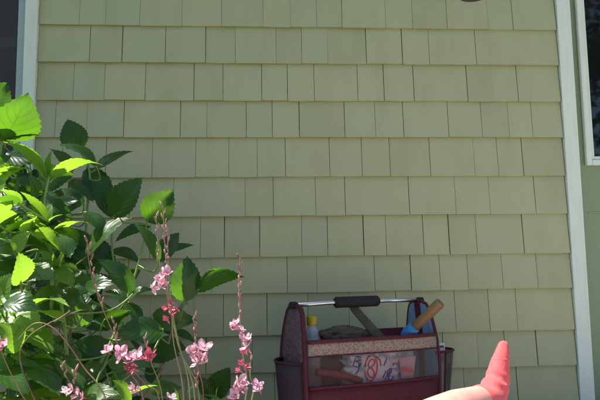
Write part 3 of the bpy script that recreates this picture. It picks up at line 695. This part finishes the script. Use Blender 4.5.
# white plastic bag behind the window, with its print
bc = fr(W*.58, .062, .185)
bagmb = lump(bc, (.115, .048, .125), 5, 5, .16, 2.6, RB, .5)
for q in bagmb.v:                                            # it rests inside the walls of the tote
    l = q-A; y = l.dot(V); x = l.dot(U)
    if y < .010: q += V*(.010-y)
    if q.z < .012: q.z = .012
    if q.z > .275: q.z = .275+(q.z-.275)*.2
bagroot = empty('plastic_bag', Vector((bc.x, bc.y, .012)), 'crumpled white plastic bag with red and blue print behind the clear window', 'bag')
bvh = BVHTree.FromPolygons(bagmb.v, bagmb.f)
bagmb.build('film', M['bag'], bagroot, smooth=True)
def on_bag(x, y):
    o = ray(x, y); h = bvh.ray_cast(CAM, o.normalized())
    return (h[0]-o.normalized()*.0012) if h[0] is not None else None
def ink(strips, m, name, wpx):
    """flat printed strokes laid on the bag's film; strokes are pixel polylines"""
    mb = MB()
    for S in strips:
        Q = []
        for i in range(len(S)-1):
            for k in range(4): Q.append((S[i][0]+(S[i+1][0]-S[i][0])*k/4, S[i][1]+(S[i+1][1]-S[i][1])*k/4))
        Q.append(S[-1]); L_, R_ = [], []
        for i, (x, y) in enumerate(Q):
            a, b = Q[max(i-1, 0)], Q[min(i+1, len(Q)-1)]; l = math.hypot(b[0]-a[0], b[1]-a[1]) or 1; nx, ny = -(b[1]-a[1])/l*wpx/2, (b[0]-a[0])/l*wpx/2
            L_.append(on_bag(x+nx, y+ny)); R_.append(on_bag(x-nx, y-ny))
        for i in range(len(Q)-1):
            q = (L_[i], R_[i], R_[i+1], L_[i+1])
            if all(p is not None for p in q): mb.add(q, [(0, 1, 2, 3)])
    if mb.f: mb.build(name, m, bagroot)
def ell(cx, cy, a, b, rot, t0=0, t1=2*pi, n=18):
    out = []
    for i in range(n+1):
        t = t0+(t1-t0)*i/n; x, y = a*cos(t), b*sin(t); out.append((cx+x*cos(rot)-y*sin(rot), cy+x*sin(rot)+y*cos(rot)))
    return out
ink([ell(371, 368, 6.2, 13, .08), ell(371.5, 363.5, 2.8, 4.4, .5), ell(371, 373, 3.2, 5, -.3), [(376, 357), (380, 360), (381, 366)]], M['inkred'], 'red_emblem', 1.5)
ink([[(353, 366), (356, 356.5)], [(356, 356.5), (360, 357), (360, 360.5), (355, 361.5), (359.5, 363), (358, 367.5), (353, 366)], [(361, 363), (358, 371), (355, 375)]], M['inkblue'], 'blue_letter', 1.1)
ink([[(380, 383), (384, 384)], [(383, 378), (386, 371)], [(385, 380), (388, 373)], ell(389.5, 371.5, 1.8, 3.0, .5), [(387, 379), (391, 368)], [(384, 366), (387, 358)]], M['inkblue'], 'blue_lettering', 1.1)
ink([ell(391, 377, 2.0, 4.2, .4, -.4, 3.6), [(393, 366), (394, 363)], [(391.5, 369), (393.5, 368.5)]], M['inkblue'], 'blue_lettering', 1.1)
# red handled tool and pot seen through the window
rp = [fr(W*.10, .045, zpx(376)), fr(W*.20, .040, zpx(378)), fr(W*.32, .034, zpx(383)), fr(W*.42, .03, zpx(389))]
rt_ = MB().tube(smooth_path(rp, 5), [.011]*8+[.0125]*8, 12); rt_.build('pruning_shears', M['redp'], loc=fr(W*.25, .04, zpx(384)), smooth=True)
tag(bpy.data.objects['pruning_shears'], 'curved red tool handle lying low behind the left of the clear window', 'tool')
pp = fr(W*.23, .10, .010)
MB().lathe(pp, (0, 0, 1), [(.034, 0), (.036, .004), (.047, .20), (.052, .202), (.053, .235), (.047, .237), (.044, .21), (.034, .01)], 24).build('plant_pot', noisy('dark_brown_pot', (.05, .025, .02), (.09, .05, .035), 20, .7), loc=pp, smooth=True)
tag(bpy.data.objects['plant_pot'], 'dark brown plant pot standing behind the left of the clear window', 'pot')
kp = MB(); P4 = [at(400, 358, 1.965), at(416, 356, 1.985), at(413, 380, 1.99), at(402, 378, 1.97)]
kroot = empty('pink_packet', (P4[2]+P4[3])/2+Vector((0, 0, -.10)), 'small pink paper packet behind the right of the clear window', 'packet')
P4[2] += (P4[2]-P4[1])*1.9; P4[3] += (P4[3]-P4[0])*1.9
kp.add(P4+[q+V*.006 for q in P4], [(0,1,2,3), (7,6,5,4), (0,4,5,1), (1,5,6,2), (2,6,7,3), (3,7,4,0)]); kp.build('packet_body', M['pink'], kroot, bevel=.001)
Q4 = [at(402, 368, 1.955), at(413, 369, 1.97), at(413, 373, 1.97), at(402, 371.5, 1.955)]
MB().add(Q4, [(0,1,2,3)]).build('red_stripe', M['inkred'], kroot, solid=.0006)
# seed packet in the right pocket
sp0 = fr(W+.030, DP*.38, .012)
skr = empty('seed_packet', sp0, 'pale seed packet with amber band standing in the right side pocket', 'packet')
def card(x0, x1, z0, z1, y, th, m, nm, par):
    q = [fr(x0, y, z0), fr(x1, y, z0), fr(x1+.002, y+.01, z1), fr(x0+.002, y+.01, z1)]
    return MB().add(q+[p+V*th for p in q], [(0,1,2,3), (7,6,5,4), (0,4,5,1), (1,5,6,2), (2,6,7,3), (3,7,4,0)]).build(nm, m, par, bevel=.0008)
zt = at(443, 346, 2.02).z; za = at(443, 353.5, 2.02).z; zc = at(443, 359.5, 2.02).z
card(W+.03, W+.082, .012, zt, DP*.32, .006, M['paper'], 'packet_body', skr)
card(W+.0295, W+.0825, zc, za, DP*.32-.004, .003, M['amber'], 'amber_band', skr)
for k in range(4): card(W+.045+.008*k, W+.050+.008*k, zt-.013, zt-.007, DP*.32-.001, .002, M['foam'], 'printed_mark', skr)

# ------------------------------------------------------------------ person: an outstretched leg
P0 = at(496.5, 390, 1.74); P0.z = 0
E = Vector((.74, .67, 0)).normalized(); S = Vector((E.y, -E.x, 0))
def blob(chain, voxel, smooth_it, name, m, parent, loc):
    bm = bmesh.new()
    for i in range(len(chain)-1):
        (s0, z0, l0, r0, k0), (s1, z1, l1, r1, k1) = chain[i], chain[i+1]
        n = max(4, int(math.hypot(s1-s0, z1-z0)/.007))
        for j in range(n+(i == len(chain)-2)):
            t = j/n; s = s0+(s1-s0)*t; z = z0+(z1-z0)*t; l = l0+(l1-l0)*t; r = r0+(r1-r0)*t; k = k0+(k1-k0)*t
            c = P0+E*s+S*l+Vector((0, 0, z))-loc
            mt = Matrix((E*r, S*r*k, Vector((0, 0, r)))).transposed().to_4x4(); mt.translation = c
            bmesh.ops.create_icosphere(bm, subdivisions=3, radius=1, matrix=mt)
    me = bpy.data.meshes.new(name); bm.to_mesh(me); bm.free()
    o = bpy.data.objects.new(name, me); C.objects.link(o)
    a = o.modifiers.new('r', 'REMESH'); a.mode = 'VOXEL'; a.voxel_size = voxel
    b = o.modifiers.new('s', 'SMOOTH'); b.factor = .5; b.iterations = smooth_it
    dg = bpy.context.evaluated_depsgraph_get(); me2 = bpy.data.meshes.new_from_object(o.evaluated_get(dg))
    o.modifiers.clear(); o.data = me2; me2.name = name; me2.materials.clear(); me2.materials.append(m)
    me2.polygons.foreach_set('use_smooth', [True]*len(me2.polygons))
    if parent: o.parent = parent
    else: o.location = loc
    return o
pl = P0.copy()
leg = [(-.97, .105, 0, .090, 1.05), (-.85, .106, 0, .084, 1.0), (-.66, .112, 0, .070, 1), (-.52, .128, 0, .057, 1), (-.46, .144, 0, .0555, 1.02), (-.38, .146, 0, .054, 1.0), (-.30, .148, 0, .0565, 1.0), (-.22, .158, 0, .050, .95), (-.10, .156, 0, .0448, .92), (-.03, .148, 0, .041, .95), (.0, .115, 0, .036, .95)]
person = blob(leg, .004, 14, 'person', M['skin'], None, pl)
tag(person, 'outstretched leg with upturned foot in a coral red sock beside the tote', 'person')
shortc = [(-.99, .112, 0, .100, 1.06), (-.85, .110, 0, .098, 1.05), (-.70, .112, 0, .088, 1.05)]
blob(shortc, .005, 8, 'shorts', noisy('navy_cotton', (.02, .025, .05), (.035, .04, .07), 80, .85, .002), person, pl)
sockc = [(-.088, .156, 0, .0465, .93), (-.045, .150, 0, .0465, .95), (-.008, .065, 0, .046, .85), (-.004, .046, 0, .0445, .80), (-.012, .11, 0, .052, .85), (-.045, .155, 0, .0455, .9), (-.018, .172, 0, .044, .88), (.006, .198, .0, .036, .95), (.022, .235, .0, .027, 1.05), (.036, .268, .003, .0195, 1.12), (.046, .293, .004, .0135, 1.15)]
sock = blob(sockc, .003, 5, 'sock', M['sock'], person, pl)
for q in sock.data.vertices:                                  # folds across the bend of the ankle
    s = q.co.dot(E); z = q.co.z; g = math.exp(-(((s+.015)/.03)**2+((z-.195)/.035)**2))
    q.co += q.normal*g*(.0030*sin((s*.8+z)*150)+.0016*sin((s-z)*90))
    q.co += q.normal*.0012*math.exp(-((z-.262+.25*s)/.0022)**2)

# ------------------------------------------------------------------ hanging feeder whose rim shows at the top edge
fp = at(474, -3.6, 2.08); rr = .062
fd = empty('hanging_feeder', fp, 'dark red round feeder dish hanging at the top edge before the wall', 'feeder')
MB().lathe(fp+Vector((0, 0, .0)), (0, 0, 1), [(.03, 0), (.052, .002), (.060, .009), (rr, .018), (rr, .028), (.05, .034), (.02, .036)], 32).build('dish', M['redglaze'], fd, smooth=True)
MB().lathe(fp+Vector((0, 0, .036)), (0, 0, 1), [(.02, 0), (.036, .02), (.038, .12), (.03, .14), (.012, .15)], 24).build('bottle', M['clear'], fd, smooth=True)
MB().tube([fp+Vector((0, 0, .18)), Vector((fp.x, fp.y, EAVE+.002))], .0015, 6).build('wire', M['metal'], fd)

# ------------------------------------------------------------------ trees across the yard, seen only as reflections in the glass
tr_r = random.Random(8)
def tree(x, y, h, w_, label):
    t = empty('garden_tree', (x, y, -.09), label, 'tree', 'trees across the yard behind the viewer')
    mb = MB(); tp = smooth_path([Vector((x, y, -.12)), Vector((x+.1, y, h*.3)), Vector((x-.1, y+.1, h*.6)), Vector((x, y, h*.9))], 4)
    mb.tube(tp, [.2*(1-.85*i/len(tp)) for i in range(len(tp))], 9)
    lobes = []
    for k in range(15):
        a = tr_r.uniform(0, 2*pi); z = tr_r.uniform(.16, .95)*h; rad = w_*(1-abs(z/h-.45)*.9)*tr_r.uniform(.3, .8)
        c = Vector((x+cos(a)*rad, y+sin(a)*rad, z)); lobes.append((c, tr_r.uniform(.5, 1.05)*w_*.42))
        mb.tube([tp[int(len(tp)*min(.9, z/h*.8))], c], [.05, .015], 5)
    mb.build('trunk', M['bark'], t, smooth=True)
    cr = MB()
    for c, r in lobes:
        for _ in range(260):
            dv = Vector((tr_r.gauss(0, 1), tr_r.gauss(0, 1), tr_r.gauss(0, 1))).normalized()*r*tr_r.uniform(.35, 1.05)
            p = c+dv; a = Vector((tr_r.gauss(0, 1), tr_r.gauss(0, 1), tr_r.gauss(0, 1))).normalized(); b = a.orthogonal().normalized(); s = tr_r.uniform(.09, .17)
            cr.add([p-a*s, p+b*s*.45, p+a*s, p-b*s*.45], [(0, 1, 2, 3)])
    tag(cr.build('crown', M['crown'], t), kind='stuff')
for k, (x, y, h, w_) in enumerate([(-6.5, -11, 6.5, 2.6), (-2.2, -12.5, 7.2, 2.8), (2.6, -11.5, 6.4, 2.7), (6.6, -10.2, 7.0, 2.8), (10.5, -8.5, 6.6, 2.7)]):
    tree(x, y, h, w_, 'leafy dark green garden tree across the lawn behind the viewer')
